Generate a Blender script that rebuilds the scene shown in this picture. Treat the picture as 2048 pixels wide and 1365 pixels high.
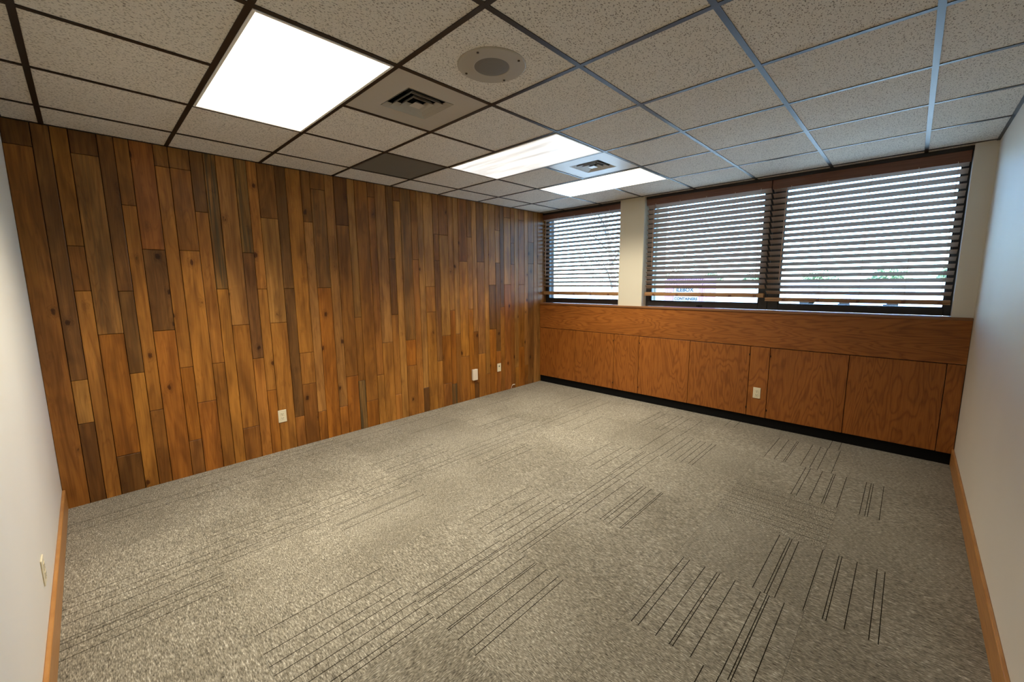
import bpy, bmesh, math, random
from mathutils import Matrix, Vector

for _o in list(bpy.data.objects):
    bpy.data.objects.remove(_o)
SC = bpy.context.scene
COL = SC.collection
PI = math.pi

# ------------------------------------------------------------------ camera
F_PX = 821.446                      # focal length in pixels of the 2048 px wide frame
CAM_LOC = Vector((4.06204, 0.07399, 1.52614))
RIGHT = Vector((0.7194667, 0.69447567, -0.0084389))
DOWN = Vector((0.09153222, -0.10685664, -0.99005228))
FWD = Vector((-0.68846897, 0.71153721, -0.14044669))
cam_data = bpy.data.cameras.new('camera')
cam_data.sensor_fit = 'HORIZONTAL'
cam_data.sensor_width = 36.0
cam_data.lens = F_PX / 2048.0 * 36.0
cam_data.clip_start = 0.02
cam_data.clip_end = 500.0
cam = bpy.data.objects.new('camera', cam_data)
COL.objects.link(cam)
m3 = Matrix((RIGHT, -DOWN, -FWD)).transposed()
cam.matrix_world = Matrix.Translation(CAM_LOC) @ m3.to_4x4()
SC.camera = cam

# ------------------------------------------------------------------ sky, sun, exposure
SKY_STRENGTH = 2.9
SKY_TINT = (0.68, 0.93, 1.30)
SUN_STRENGTH = 34.0
LIGHT_1, LIGHT_2, LIGHT_3 = 40.0, 22.0, 32.0      # watts of the lamps in each fixture
LAMP_SPREAD = 124.0
LENS_GLOW = 2.2
LIGHT_COLOR = (1.0, 0.905, 0.735)
EXPOSURE = 0.0
world = bpy.data.worlds.new('hazy_sky')
SC.world = world
world.use_nodes = True
wn = world.node_tree
for n in list(wn.nodes):
    wn.nodes.remove(n)
w_out = wn.nodes.new('ShaderNodeOutputWorld')
w_bg = wn.nodes.new('ShaderNodeBackground')
w_sky = wn.nodes.new('ShaderNodeTexSky')
w_sky.sky_type = 'NISHITA'
w_sky.sun_disc = False
w_sky.sun_elevation = math.radians(48)
w_sky.sun_rotation = math.radians(150)
w_sky.air_density = 1.0
w_sky.dust_density = 0.8
w_sky.ozone_density = 1.0
w_bg.inputs['Strength'].default_value = SKY_STRENGTH
w_mul = wn.nodes.new('ShaderNodeMix')
w_mul.data_type = 'RGBA'
w_mul.blend_type = 'MULTIPLY'
w_mul.inputs[0].default_value = 1.0
w_mul.inputs[7].default_value = (*SKY_TINT, 1)
wn.links.new(w_sky.outputs['Color'], w_mul.inputs[6])
wn.links.new(w_mul.outputs[2], w_bg.inputs['Color'])
wn.links.new(w_bg.outputs['Background'], w_out.inputs['Surface'])

sun_d = bpy.data.lights.new('sun', 'SUN')
sun_d.energy = SUN_STRENGTH
sun_d.angle = math.radians(1.0)
sun_d.color = (1.0, 0.95, 0.86)
sun = bpy.data.objects.new('sun', sun_d)
COL.objects.link(sun)
sun.rotation_euler = Vector((-0.42, 0.55, -0.72)).to_track_quat('-Z', 'Y').to_euler()

SC.view_settings.view_transform = 'Standard'
SC.view_settings.look = 'None'
SC.view_settings.exposure = EXPOSURE
SC.view_settings.gamma = 1.0
SC.view_settings.use_curve_mapping = False
SC.cycles.use_denoising = True
SC.cycles.max_bounces = 7
SC.cycles.diffuse_bounces = 4
SC.cycles.adaptive_threshold = 0.04
SC.cycles.transparent_max_bounces = 8
SC.cycles.sample_clamp_indirect = 8.0

# ------------------------------------------------------------------ helpers
random.seed(7)


class MB:
    """Collects simple solids and becomes one mesh."""

    def __init__(self):
        self.v, self.f, self.m = [], [], []

    def add(self, verts, faces, mi=0):
        o = len(self.v)
        self.v += [tuple(p) for p in verts]
        self.f += [tuple(i + o for i in f) for f in faces]
        self.m += [mi] * len(faces)
        return self

    def box(self, x0, x1, y0, y1, z0, z1, mi=0):
        v = [(x0, y0, z0), (x1, y0, z0), (x1, y1, z0), (x0, y1, z0),
             (x0, y0, z1), (x1, y0, z1), (x1, y1, z1), (x0, y1, z1)]
        f = [(0, 3, 2, 1), (4, 5, 6, 7), (0, 1, 5, 4), (1, 2, 6, 5), (2, 3, 7, 6), (3, 0, 4, 7)]
        return self.add(v, f, mi)

    def cbox(self, x0, x1, y0, y1, z0, z1, c=0.002, mi=0):
        """A box with all edges chamfered."""
        bm = bmesh.new()
        bmesh.ops.create_cube(bm, size=1.0)
        for p in bm.verts:
            p.co = ((x0 + x1) / 2 + p.co.x * (x1 - x0), (y0 + y1) / 2 + p.co.y * (y1 - y0), (z0 + z1) / 2 + p.co.z * (z1 - z0))
        bmesh.ops.bevel(bm, geom=bm.edges[:], offset=c, segments=1, affect='EDGES', clamp_overlap=True)
        bm.verts.index_update()
        self.add([p.co[:] for p in bm.verts], [[q.index for q in f.verts] for f in bm.faces], mi)
        bm.free()
        return self

    def loft(self, rings, cap=True, mi=0, close=True):
        n = len(rings[0])
        vs = [p for r in rings for p in r]
        fs = []
        for k in range(len(rings) - 1):
            for i in range(n if close else n - 1):
                j = (i + 1) % n
                fs.append((k * n + i, k * n + j, (k + 1) * n + j, (k + 1) * n + i))
        if cap:
            fs.append(tuple(reversed(range(n))))
            fs.append(tuple((len(rings) - 1) * n + i for i in range(n)))
        return self.add(vs, fs, mi)

    def tube(self, pts, r, n=8, mi=0, cap=True):
        pts = [Vector(p) for p in pts]
        rr = r if isinstance(r, (list, tuple)) else [r] * len(pts)
        rings = []
        up = Vector((0.31, 0.17, 0.93)).normalized()
        for i, p in enumerate(pts):
            a = pts[max(i - 1, 0)]
            b = pts[min(i + 1, len(pts) - 1)]
            d = (b - a).normalized()
            s = d.cross(up)
            if s.length < 1e-3:
                s = d.cross(Vector((1, 0, 0)))
            s.normalize()
            t = d.cross(s)
            rings.append([p + s * (rr[i] * math.cos(2 * PI * k / n)) + t * (rr[i] * math.sin(2 * PI * k / n)) for k in range(n)])
        return self.loft(rings, cap, mi)

    def disc(self, c, r, z0, z1, n=24, r1=None, mi=0):
        r1 = r if r1 is None else r1
        return self.loft([[(c[0] + r * math.cos(2 * PI * k / n), c[1] + r * math.sin(2 * PI * k / n), z0) for k in range(n)],
                          [(c[0] + r1 * math.cos(2 * PI * k / n), c[1] + r1 * math.sin(2 * PI * k / n), z1) for k in range(n)]], True, mi)

    def mesh(self, name, mats, origin=(0, 0, 0), smooth=False):
        me = bpy.data.meshes.new(name)
        ox, oy, oz = origin
        me.from_pydata([(x - ox, y - oy, z - oz) for x, y, z in self.v], [], self.f)
        for mt in (mats if isinstance(mats, (list, tuple)) else [mats]):
            me.materials.append(mt)
        if any(self.m):
            me.polygons.foreach_set('material_index', self.m)
        bm = bmesh.new()
        bm.from_mesh(me)
        bmesh.ops.recalc_face_normals(bm, faces=bm.faces[:])
        bm.to_mesh(me)
        bm.free()
        if smooth:
            me.polygons.foreach_set('use_smooth', [True] * len(me.polygons))
        me.update()
        return me


def root_loc(o):
    p = Vector((0, 0, 0))
    while o is not None:
        p += Vector(o.location)
        o = o.parent
    return p


def obj(name, me, parent=None, loc=(0, 0, 0)):
    o = bpy.data.objects.new(name, me)
    COL.objects.link(o)
    o.location = loc
    if parent is not None:
        o.parent = parent
    return o


def part(name, mb, mats, parent=None, smooth=False):
    """World-space geometry becomes a mesh object under parent."""
    return obj(name, mb.mesh(name, mats, root_loc(parent), smooth), parent)


def tag(o, label, cat, group=None):
    o['label'] = label
    o['category'] = cat
    if group:
        o['group'] = group
    return o


def thing(name, loc, label, cat, group=None):
    o = bpy.data.objects.new(name, None)
    o.empty_display_size = 0.1
    COL.objects.link(o)
    o.location = loc
    return tag(o, label, cat, group)


def struct(name, mb, mats, smooth=False):
    o = part(name, mb, mats, None, smooth)
    o['kind'] = 'structure'
    return o


# ------------------------------------------------------------------ materials
def new_mat(name):
    mt = bpy.data.materials.new(name)
    mt.use_nodes = True
    nt = mt.node_tree
    return mt, nt, nt.nodes, nt.links, nt.nodes['Principled BSDF']


def plain(name, col, rough=0.6, metal=0.0, spec=0.5):
    mt, nt, N, L, b = new_mat(name)
    b.inputs['Base Color'].default_value = (*col, 1)
    b.inputs['Roughness'].default_value = rough
    b.inputs['Metallic'].default_value = metal
    b.inputs['Specular IOR Level'].default_value = spec
    return mt


def nd(N, t, **kw):
    n = N.new(t)
    for k, v in kw.items():
        setattr(n, k, v)
    return n


def math_n(N, L, op, a, b=None, c=None, clamp=False):
    n = N.new('ShaderNodeMath')
    n.operation = op
    n.use_clamp = clamp
    for i, x in enumerate((a, b, c)):
        if x is None:
            continue
        if isinstance(x, (int, float)):
            n.inputs[i].default_value = x
        else:
            L.new(x, n.inputs[i])
    return n.outputs[0]


def mixc(N, L, fac, a, b, mode='MIX'):
    n = N.new('ShaderNodeMix')
    n.data_type = 'RGBA'
    n.blend_type = mode
    for k, x in ((0, fac), (6, a), (7, b)):
        if isinstance(x, (int, float)):
            n.inputs[k].default_value = x
        elif isinstance(x, tuple):
            n.inputs[k].default_value = (*x, 1) if len(x) == 3 else x
        else:
            L.new(x, n.inputs[k])
    return n.outputs[2]


def ramp(N, L, fac, stops):
    n = N.new('ShaderNodeValToRGB')
    e = n.color_ramp.elements
    while len(e) < len(stops):
        e.new(0.5)
    for k, (p, c) in enumerate(stops):
        e[k].position = p
        e[k].color = (*c, 1) if isinstance(c, tuple) else (c, c, c, 1)
    L.new(fac, n.inputs['Fac'])
    return n.outputs['Color']


def noise(N, L, vec, scale, detail=3, rough=0.55, dist=0.0):
    n = N.new('ShaderNodeTexNoise')
    n.inputs['Scale'].default_value = scale
    n.inputs['Detail'].default_value = detail
    n.inputs['Roughness'].default_value = rough
    n.inputs['Distortion'].default_value = dist
    if vec is not None:
        L.new(vec, n.inputs['Vector'])
    return n.outputs['Fac']


def mapped(N, L, src, scale=(1, 1, 1), loc=(0, 0, 0), rot=(0, 0, 0)):
    n = N.new('ShaderNodeMapping')
    n.inputs['Scale'].default_value = scale
    n.inputs['Location'].default_value = loc
    n.inputs['Rotation'].default_value = rot
    L.new(src, n.inputs['Vector'])
    return n.outputs['Vector']


def rand_position(N, L, spread=23.0):
    """World position shifted by a random amount for each object."""
    g = N.new('ShaderNodeNewGeometry')
    oi = N.new('ShaderNodeObjectInfo')
    c = N.new('ShaderNodeCombineXYZ')
    a = math_n(N, L, 'MULTIPLY', oi.outputs['Random'], spread)
    L.new(a, c.inputs[0])
    L.new(math_n(N, L, 'MULTIPLY', oi.outputs['Random'], spread * 1.7), c.inputs[1])
    L.new(math_n(N, L, 'MULTIPLY', oi.outputs['Random'], spread * 0.6), c.inputs[2])
    v = N.new('ShaderNodeVectorMath')
    v.operation = 'ADD'
    L.new(g.outputs['Position'], v.inputs[0])
    L.new(c.outputs[0], v.inputs[1])
    return v.outputs[0], oi, g.outputs['Position']


def bump(N, L, b, height, strength=0.3, dist=0.002):
    n = N.new('ShaderNodeBump')
    n.inputs['Strength'].default_value = strength
    n.inputs['Distance'].default_value = dist
    L.new(height, n.inputs['Height'])
    L.new(n.outputs['Normal'], b.inputs['Normal'])


def wood_plank_mat():
    mt, nt, N, L, b = new_mat('stained_plank')
    p, oi, _ = rand_position(N, L)
    fine = noise(N, L, mapped(N, L, p, (1, 95, 3.2)), 1.0, 2, 0.6)
    mid = noise(N, L, mapped(N, L, p, (1, 26, 1.7)), 1.0, 2, 0.55, 0.8)
    blot = noise(N, L, mapped(N, L, p, (1, 7.0, 1.9)), 1.0, 2, 0.6, 0.6)
    cross = noise(N, L, mapped(N, L, p, (1, 9.0, 15.0)), 1.0, 2, 0.5)
    vor = N.new('ShaderNodeTexVoronoi')
    vor.feature = 'F1'
    vor.inputs['Scale'].default_value = 1.0
    vor.inputs['Randomness'].default_value = 1.0
    L.new(mapped(N, L, p, (0.2, 6.6, 4.0)), vor.inputs['Vector'])
    kd = math_n(N, L, 'ADD', vor.outputs['Distance'], math_n(N, L, 'MULTIPLY', math_n(N, L, 'SUBTRACT', noise(N, L, mapped(N, L, p, (1, 55, 30)), 1.0, 2, 0.6), 0.46), 0.14))
    knot = ramp(N, L, kd, [(0.05, 1.0), (0.085, 0.85), (0.105, 0.32), (0.24, 0.0)])
    base = oi.outputs['Color']
    c1 = mixc(N, L, math_n(N, L, 'MULTIPLY', ramp(N, L, fine, [(0.3, 0.0), (0.72, 1.0)]), 0.5),
              base, (0.62, 0.60, 0.56), 'MULTIPLY')
    c2 = mixc(N, L, ramp(N, L, mid, [(0.36, 0.7), (0.56, 0.0)]), c1, (0.60, 0.54, 0.49), 'MULTIPLY')
    c3 = mixc(N, L, ramp(N, L, blot, [(0.40, 0.8), (0.58, 0.0)]), c2, (0.62, 0.60, 0.60), 'MULTIPLY')
    c4 = mixc(N, L, ramp(N, L, cross, [(0.62, 0.0), (0.78, 0.32)]), c3, (1.35, 1.30, 1.25), 'MULTIPLY')
    # weathered green-grey streaks on the boards that carry them (object alpha)
    streak = noise(N, L, mapped(N, L, p, (1, 34, 1.1)), 1.0, 2, 0.65, 1.2)
    sm = math_n(N, L, 'MULTIPLY', math_n(N, L, 'SUBTRACT', 1.0, oi.outputs['Alpha']), ramp(N, L, streak, [(0.42, 0.0), (0.6, 1.0)]))
    c5 = mixc(N, L, sm, c4, (0.058, 0.045, 0.022))
    # growth-ring figure: thin darker contour lines that bend round the knots
    fld = math_n(N, L, 'ADD', noise(N, L, mapped(N, L, p, (1, 11.0, 0.85)), 1.0, 2, 0.45, 0.5), math_n(N, L, 'MULTIPLY', knot, 0.35))
    fr_ = math_n(N, L, 'FRACT', math_n(N, L, 'MULTIPLY', fld, 15.0))
    c5 = mixc(N, L, ramp(N, L, fr_, [(0.0, 0.55), (0.22, 0.0), (0.80, 0.0), (1.0, 0.55)]), c5, (0.70, 0.63, 0.56), 'MULTIPLY')
    c6 = mixc(N, L, knot, c5, (0.22, 0.16, 0.13), 'MULTIPLY')
    L.new(c6, b.inputs['Base Color'])
    b.inputs['Roughness'].default_value = 0.40
    b.inputs['Specular IOR Level'].default_value = 0.32
    bump(N, L, b, fine, 0.12, 0.0012)
    return mt


def oak_mat(name, vertical=True, tint=(0.315, 0.106, 0.018)):
    mt, nt, N, L, b = new_mat(name)
    p, oi, _ = rand_position(N, L, 5.0)
    sc = (3.3, 1, 0.62) if vertical else (0.62, 1, 3.6)
    q = mapped(N, L, p, sc)
    warp = noise(N, L, q, 1.15, 3, 0.5, 0.3)
    # cathedral figure: contour lines of a smooth field, finest across the grain
    rings = math_n(N, L, 'FRACT', math_n(N, L, 'MULTIPLY', warp, 21.0))
    tri = math_n(N, L, 'ABSOLUTE', math_n(N, L, 'SUBTRACT', rings, 0.5))
    fsc = (150, 1, 7.0) if vertical else (7.0, 1, 150)
    pores = noise(N, L, mapped(N, L, p, fsc), 1.0, 3, 0.6)
    broad = noise(N, L, mapped(N, L, p, (2.2, 1, 0.9) if vertical else (0.9, 1, 2.2)), 1.0, 2)
    base = mixc(N, L, ramp(N, L, broad, [(0.3, 0.0), (0.7, 1.0)]), tint, tuple(c * 1.22 for c in tint))
    c1 = mixc(N, L, ramp(N, L, tri, [(0.02, 0.75), (0.28, 0.0)]), base, (0.62, 0.55, 0.48), 'MULTIPLY')
    c2 = mixc(N, L, ramp(N, L, pores, [(0.38, 0.55), (0.55, 0.0)]), c1, (0.66, 0.60, 0.54), 'MULTIPLY')
    L.new(c2, b.inputs['Base Color'])
    b.inputs['Roughness'].default_value = 0.40
    b.inputs['Specular IOR Level'].default_value = 0.35
    bump(N, L, b, pores, 0.08, 0.001)
    return mt


def trim_wood_mat():
    mt, nt, N, L, b = new_mat('oak_baseboard')
    p, oi, _ = rand_position(N, L, 3.0)
    g = noise(N, L, mapped(N, L, p, (6, 6, 120)), 1.0, 4, 0.6)
    L.new(ramp(N, L, g, [(0.3, (0.36, 0.155, 0.04)), (0.7, (0.52, 0.255, 0.075))]), b.inputs['Base Color'])
    b.inputs['Roughness'].default_value = 0.4
    return mt


def carpet_mat(name='grey_carpet', dark=False):
    mt, nt, N, L, b = new_mat(name)
    p, oi, pos = rand_position(N, L, 11.0)
    turned = oi.outputs['Alpha']
    vm = N.new('ShaderNodeMix')
    vm.data_type = 'VECTOR'
    L.new(turned, vm.inputs[0])
    L.new(mapped(N, L, p, (230, 58, 40), rot=(0, 0, 0.08)), vm.inputs[4])
    L.new(mapped(N, L, p, (58, 230, 40), rot=(0, 0, 0.08)), vm.inputs[5])
    fl = noise(N, L, vm.outputs[1], 1.0, 2, 0.6)
    big = noise(N, L, mapped(N, L, p, (30, 30, 8)), 1.0, 1, 0.6)
    soil = noise(N, L, mapped(N, L, pos, (1.4, 1.4, 1)), 1.0, 2, 0.5)
    k = 0.42 if dark else 1.0
    c = ramp(N, L, fl, [(0.28, tuple(x * k for x in (0.070, 0.062, 0.046))), (0.46, tuple(x * k for x in (0.225, 0.204, 0.158))),
                        (0.60, tuple(x * k for x in (0.335, 0.308, 0.244))), (0.74, tuple(x * k for x in (0.66, 0.62, 0.52)))])
    c = mixc(N, L, ramp(N, L, big, [(0.35, 0.45), (0.6, 0.0)]), c, (0.68, 0.67, 0.66), 'MULTIPLY')
    c = mixc(N, L, ramp(N, L, soil, [(0.38, 0.9), (0.58, 0.0)]), c, (0.80, 0.79, 0.77), 'MULTIPLY')
    tone = math_n(N, L, 'ADD', 0.93, math_n(N, L, 'MULTIPLY', oi.outputs['Random'], 0.13))
    cc = N.new('ShaderNodeCombineColor')
    for i in range(3):
        L.new(tone, cc.inputs[i])
    c = mixc(N, L, 1.0, c, cc.outputs[0], 'MULTIPLY')
    L.new(c, b.inputs['Base Color'])
    b.inputs['Roughness'].default_value = 0.95
    b.inputs['Specular IOR Level'].default_value = 0.15
    b.inputs['Sheen Weight'].default_value = 0.12
    b.inputs['Sheen Roughness'].default_value = 0.5
    return mt


def ceiling_tile_mat():
    mt, nt, N, L, b = new_mat('fissured_ceiling_tile')
    p, oi, _ = rand_position(N, L, 13.0)
    q = mapped(N, L, p, (135, 78, 1), rot=(0, 0, 0.5))
    v = N.new('ShaderNodeTexVoronoi')
    v.feature = 'F1'
    v.inputs['Scale'].default_value = 1.0
    L.new(q, v.inputs['Vector'])
    n2 = noise(N, L, mapped(N, L, p, (150, 86, 1), rot=(0, 0, 0.5)), 1.0, 2, 0.6, 0.8)
    d = math_n(N, L, 'ADD', v.outputs['Distance'], math_n(N, L, 'MULTIPLY', math_n(N, L, 'SUBTRACT', n2, 0.5), 1.1))
    pit = ramp(N, L, d, [(0.16, 1.0), (0.36, 0.0)])
    grain = noise(N, L, mapped(N, L, p, (240, 240, 1)), 1.0, 2, 0.6)
    base = mixc(N, L, ramp(N, L, grain, [(0.35, 0.0), (0.7, 1.0)]), (0.64, 0.585, 0.50), (0.80, 0.75, 0.66))
    c = mixc(N, L, math_n(N, L, 'MULTIPLY', pit, 0.78), base, (0.15, 0.12, 0.085))
    L.new(c, b.inputs['Base Color'])
    b.inputs['Roughness'].default_value = 0.92
    b.inputs['Specular IOR Level'].default_value = 0.2
    bump(N, L, b, math_n(N, L, 'SUBTRACT', 1.0, pit), 0.45, 0.003)
    return mt


def wall_paint_mat(name, col):
    mt, nt, N, L, b = new_mat(name)
    g = N.new('ShaderNodeNewGeometry')
    n = noise(N, L, mapped(N, L, g.outputs['Position'], (170, 170, 170)), 1.0, 1, 0.6)
    m = noise(N, L, mapped(N, L, g.outputs['Position'], (1.5, 1.5, 1.5)), 1.0, 2, 0.5)
    L.new(mixc(N, L, ramp(N, L, m, [(0.35, 0.0), (0.7, 1.0)]), tuple(c * 0.96 for c in col), col), b.inputs['Base Color'])
    b.inputs['Roughness'].default_value = 0.55
    b.inputs['Specular IOR Level'].default_value = 0.35
    bump(N, L, b, n, 0.15, 0.0015)
    return mt


def slat_mat(name, c0, c1):
    mt, nt, N, L, b = new_mat(name)
    p, oi, _ = rand_position(N, L, 7.0)
    g = noise(N, L, mapped(N, L, p, (4, 90, 90)), 1.0, 3, 0.55)
    L.new(ramp(N, L, g, [(0.3, c0), (0.7, c1)]), b.inputs['Base Color'])
    b.inputs['Roughness'].default_value = 0.38
    b.inputs['Specular IOR Level'].default_value = 0.5
    return mt


def lens_mat(name, strength, smudge=False):
    mt, nt, N, L, b = new_mat(name)
    b.inputs['Base Color'].default_value = (0.82, 0.82, 0.80, 1)
    b.inputs['Roughness'].default_value = 0.35
    b.inputs['Emission Color'].default_value = (1.0, 0.98, 0.94, 1) if smudge else (*LIGHT_COLOR, 1)
    b.inputs['Emission Strength'].default_value = strength
    if smudge:
        g = N.new('ShaderNodeNewGeometry')
        a = noise(N, L, mapped(N, L, g.outputs['Position'], (1.1, 10.0, 1)), 1.0, 2, 0.5)
        bugs = N.new('ShaderNodeTexVoronoi')
        bugs.inputs['Scale'].default_value = 9.0
        L.new(g.outputs['Position'], bugs.inputs['Vector'])
        spot = ramp(N, L, bugs.outputs['Distance'], [(0.02, 0.45), (0.09, 1.0)])
        wash = ramp(N, L, a, [(0.35, 0.56), (0.58, 1.0)])
        L.new(math_n(N, L, 'MULTIPLY', math_n(N, L, 'MULTIPLY', spot, wash), strength), b.inputs['Emission Strength'])
    return mt


def glass_mat():
    mt, nt, N, L, b = new_mat('window_glass')
    N.remove(b)
    out = N['Material Output']
    tr = N.new('ShaderNodeBsdfTransparent')
    tr.inputs['Color'].default_value = (0.90, 0.97, 0.97, 1)
    gl = N.new('ShaderNodeBsdfGlossy')
    gl.inputs['Roughness'].default_value = 0.02
    fr = N.new('ShaderNodeFresnel')
    fr.inputs['IOR'].default_value = 1.45
    mx = N.new('ShaderNodeMixShader')
    L.new(fr.outputs[0], mx.inputs[0])
    L.new(tr.outputs[0], mx.inputs[1])
    L.new(gl.outputs[0], mx.inputs[2])
    L.new(mx.outputs[0], out.inputs['Surface'])
    return mt


def leaf_mat(name, c0, c1):
    mt, nt, N, L, b = new_mat(name)
    g = N.new('ShaderNodeNewGeometry')
    n = noise(N, L, mapped(N, L, g.outputs['Position'], (4, 4, 4)), 1.0, 2)
    L.new(ramp(N, L, n, [(0.35, c0), (0.65, c1)]), b.inputs['Base Color'])
    b.inputs['Roughness'].default_value = 0.6
    return mt


def asphalt_mat():
    mt, nt, N, L, b = new_mat('pale_asphalt')
    g = N.new('ShaderNodeNewGeometry')
    n = noise(N, L, mapped(N, L, g.outputs['Position'], (3, 3, 3)), 1.0, 4, 0.6)
    L.new(ramp(N, L, n, [(0.35, (0.30, 0.31, 0.27)), (0.65, (0.40, 0.41, 0.36))]), b.inputs['Base Color'])
    b.inputs['Roughness'].default_value = 0.9
    return mt


M_PLANK = wood_plank_mat()
M_BACK = plain('dark_backing', (0.018, 0.010, 0.006), 0.8)
M_OAK_V = oak_mat('oak_veneer_upright', True)
M_OAK_H = oak_mat('oak_veneer_lengthwise', False, (0.315, 0.108, 0.020))
M_LEDGE = slat_mat('ledge_oak', (0.20, 0.085, 0.030), (0.29, 0.13, 0.05))
M_TRIM = trim_wood_mat()
M_CARPET = carpet_mat()
M_GROOVE = plain('carpet_groove', (0.040, 0.033, 0.024), 0.95, spec=0.1)
M_SLAB = plain('concrete_slab', (0.22, 0.21, 0.20), 0.9)
M_TILE = ceiling_tile_mat()
M_TEE = plain('black_grid_metal', (0.009, 0.0085, 0.008), 0.40, 0.0, 0.5)
M_WALL = wall_paint_mat('warm_white_paint', (0.80, 0.755, 0.66))
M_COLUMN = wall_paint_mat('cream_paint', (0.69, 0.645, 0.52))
M_SLAT = slat_mat('brown_blind_wood', (0.34, 0.245, 0.18), (0.45, 0.33, 0.245))
M_RAIL = slat_mat('blind_rail_wood', (0.30, 0.16, 0.07), (0.42, 0.235, 0.105))
M_VALANCE = slat_mat('valance_wood', (0.14, 0.058, 0.034), (0.20, 0.085, 0.05))
M_CORD = plain('blind_cord', (0.30, 0.22, 0.15), 0.8)
M_WAND = plain('clear_brown_wand', (0.55, 0.34, 0.20), 0.3)
M_BRONZE = plain('dark_bronze_frame', (0.022, 0.020, 0.021), 0.42, 0.0, 0.5)
M_GLASS = glass_mat()
M_RUBBER = plain('black_rubber', (0.004, 0.004, 0.004), 0.8, 0.0, 0.15)
M_IVORY = plain('ivory_plastic', (0.78, 0.70, 0.50), 0.35)
M_WHITEPL = plain('pinkish_white_plastic', (0.74, 0.64, 0.52), 0.4)
M_SLOT = plain('dark_slot', (0.03, 0.025, 0.02), 0.6)
M_METALW = plain('white_enamel', (0.47, 0.43, 0.36), 0.4)
M_METALW2 = plain('bright_white_enamel', (0.66, 0.66, 0.63), 0.35)
M_FRAMEW = plain('light_frame_white', (0.80, 0.79, 0.74), 0.4)
M_DUCT = plain('dark_duct', (0.012, 0.012, 0.012), 0.8)
M_PANEL = plain('grey_green_panel', (0.145, 0.135, 0.108), 0.55)
M_GRILLE = plain('grey_grille', (0.165, 0.150, 0.120), 0.6)
M_BAFFLE = plain('taupe_baffle', (0.40, 0.36, 0.29), 0.45)
M_SCREW = plain('dark_screw', (0.06, 0.05, 0.04), 0.4, 0.6)
M_HINGE = plain('dark_hinge', (0.03, 0.014, 0.008), 0.4, 0.5)
M_WIRE = plain('white_wire', (0.75, 0.68, 0.58), 0.4)

# ------------------------------------------------------------------ room dimensions (metres)
W_R = 4.434          # right wall
Y_F = -0.175         # white wall beside the camera
Y_CAB = 4.887        # cabinet faces
Y_COL = 4.915        # face of the column and of the strip of wall at the right
Y_WIN = 5.03         # face of the window frames
H = 2.545            # underside of the ceiling grid
Z_LEDGE = 1.222
TH = 0.12

# ------------------------------------------------------------------ structure: shell
# floor: slab plus carpet tiles
floor = struct('floor', MB().box(-TH, W_R + TH, Y_F - TH, 5.25, -0.25, -0.008), M_SLAB)

TX = [0.0] + [0.24 + 0.6 * k for k in range(7)] + [W_R]
TY = [Y_F] + [0.432 + 0.6045 * k for k in range(8)] + [4.93]
GROOVES = {
    (0, 1): [.295, .42], (0, 2): [1.22, 1.30, 1.355, 1.427], (0, 3): [1.543, 1.567, 1.618, 1.686],
    (1, 0): [.093], (1, 1): [.30, .43], (1, 2): [1.12, 1.202, 1.308, 1.389], (1, 3): [1.46],
    (1, 4): [2.131, 2.259, 2.34, 2.396, 2.468, 2.52, 2.581, 2.611],
    (2, 0): [.1, .184], (2, 1): [.30], (2, 2): [1.181, 1.29, 1.374, 1.425], (2, 3): [1.549, 1.562, 1.637],
    (2, 4): [2.429, 2.482, 2.492, 2.524, 2.632], (2, 5): [2.71, 2.721, 2.79, 2.868, 2.902], (2, 6): [3.60, 3.66, 3.70],
    (3, 0): [.184], (3, 1): [.338], (3, 2): [.898, 1.068, 1.13, 1.284, 1.346],
    (3, 4): [2.121, 2.252, 2.327, 2.385, 2.453, 2.505, 2.57, 2.60],
    (3, 6): [3.284, 3.317, 3.398, 3.459, 3.473, 3.547, 3.661, 3.689, 3.699, 3.762],
    (4, 0): [.186], (4, 1): [.5], (4, 2): [1.203, 1.282, 1.344, 1.412], (4, 3): [1.543, 1.58, 1.664],
    (4, 4): [2.466, 2.513, 2.56, 2.628], (4, 5): [2.742, 2.766, 2.808, 2.884, 2.896],
    (4, 6): [3.624, 3.675, 3.687, 3.72, 3.834], (4, 7): [3.907, 3.92, 3.985, 4.067, 4.098],
    (5, 1): [.62], (5, 2): [.856, .96, 1.171, 1.316], (5, 4): [2.125, 2.258, 2.33, 2.45, 2.467, 2.51, 2.586],
    (6, 1): [.35], (6, 2): [1.24, 1.32], (6, 3): [1.46, 1.65], (6, 4): [2.397, 2.52, 2.60],
    (6, 5): [2.66, 2.733, 2.78, 2.838, 2.872], (6, 6): [3.57, 3.602, 3.68, 3.750, 3.762, 3.832], (6, 7): [3.95, 3.977, 3.990, 4.048],
    (7, 2): [.936, 1.163, 1.24, 1.40], (7, 4): [2.06, 2.135, 2.275, 2.325, 2.40, 2.533],
    (7, 6): [3.266, 3.342, 3.409, 3.421, 3.53, 3.593, 3.645, 3.735],
    (8, 5): [2.762, 2.848], (8, 6): [3.65, 3.72],
}
CROSS = {(5, 6): [2.932, 3.00, 3.055, 3.126, 3.185, 3.25, 3.37]}


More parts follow.
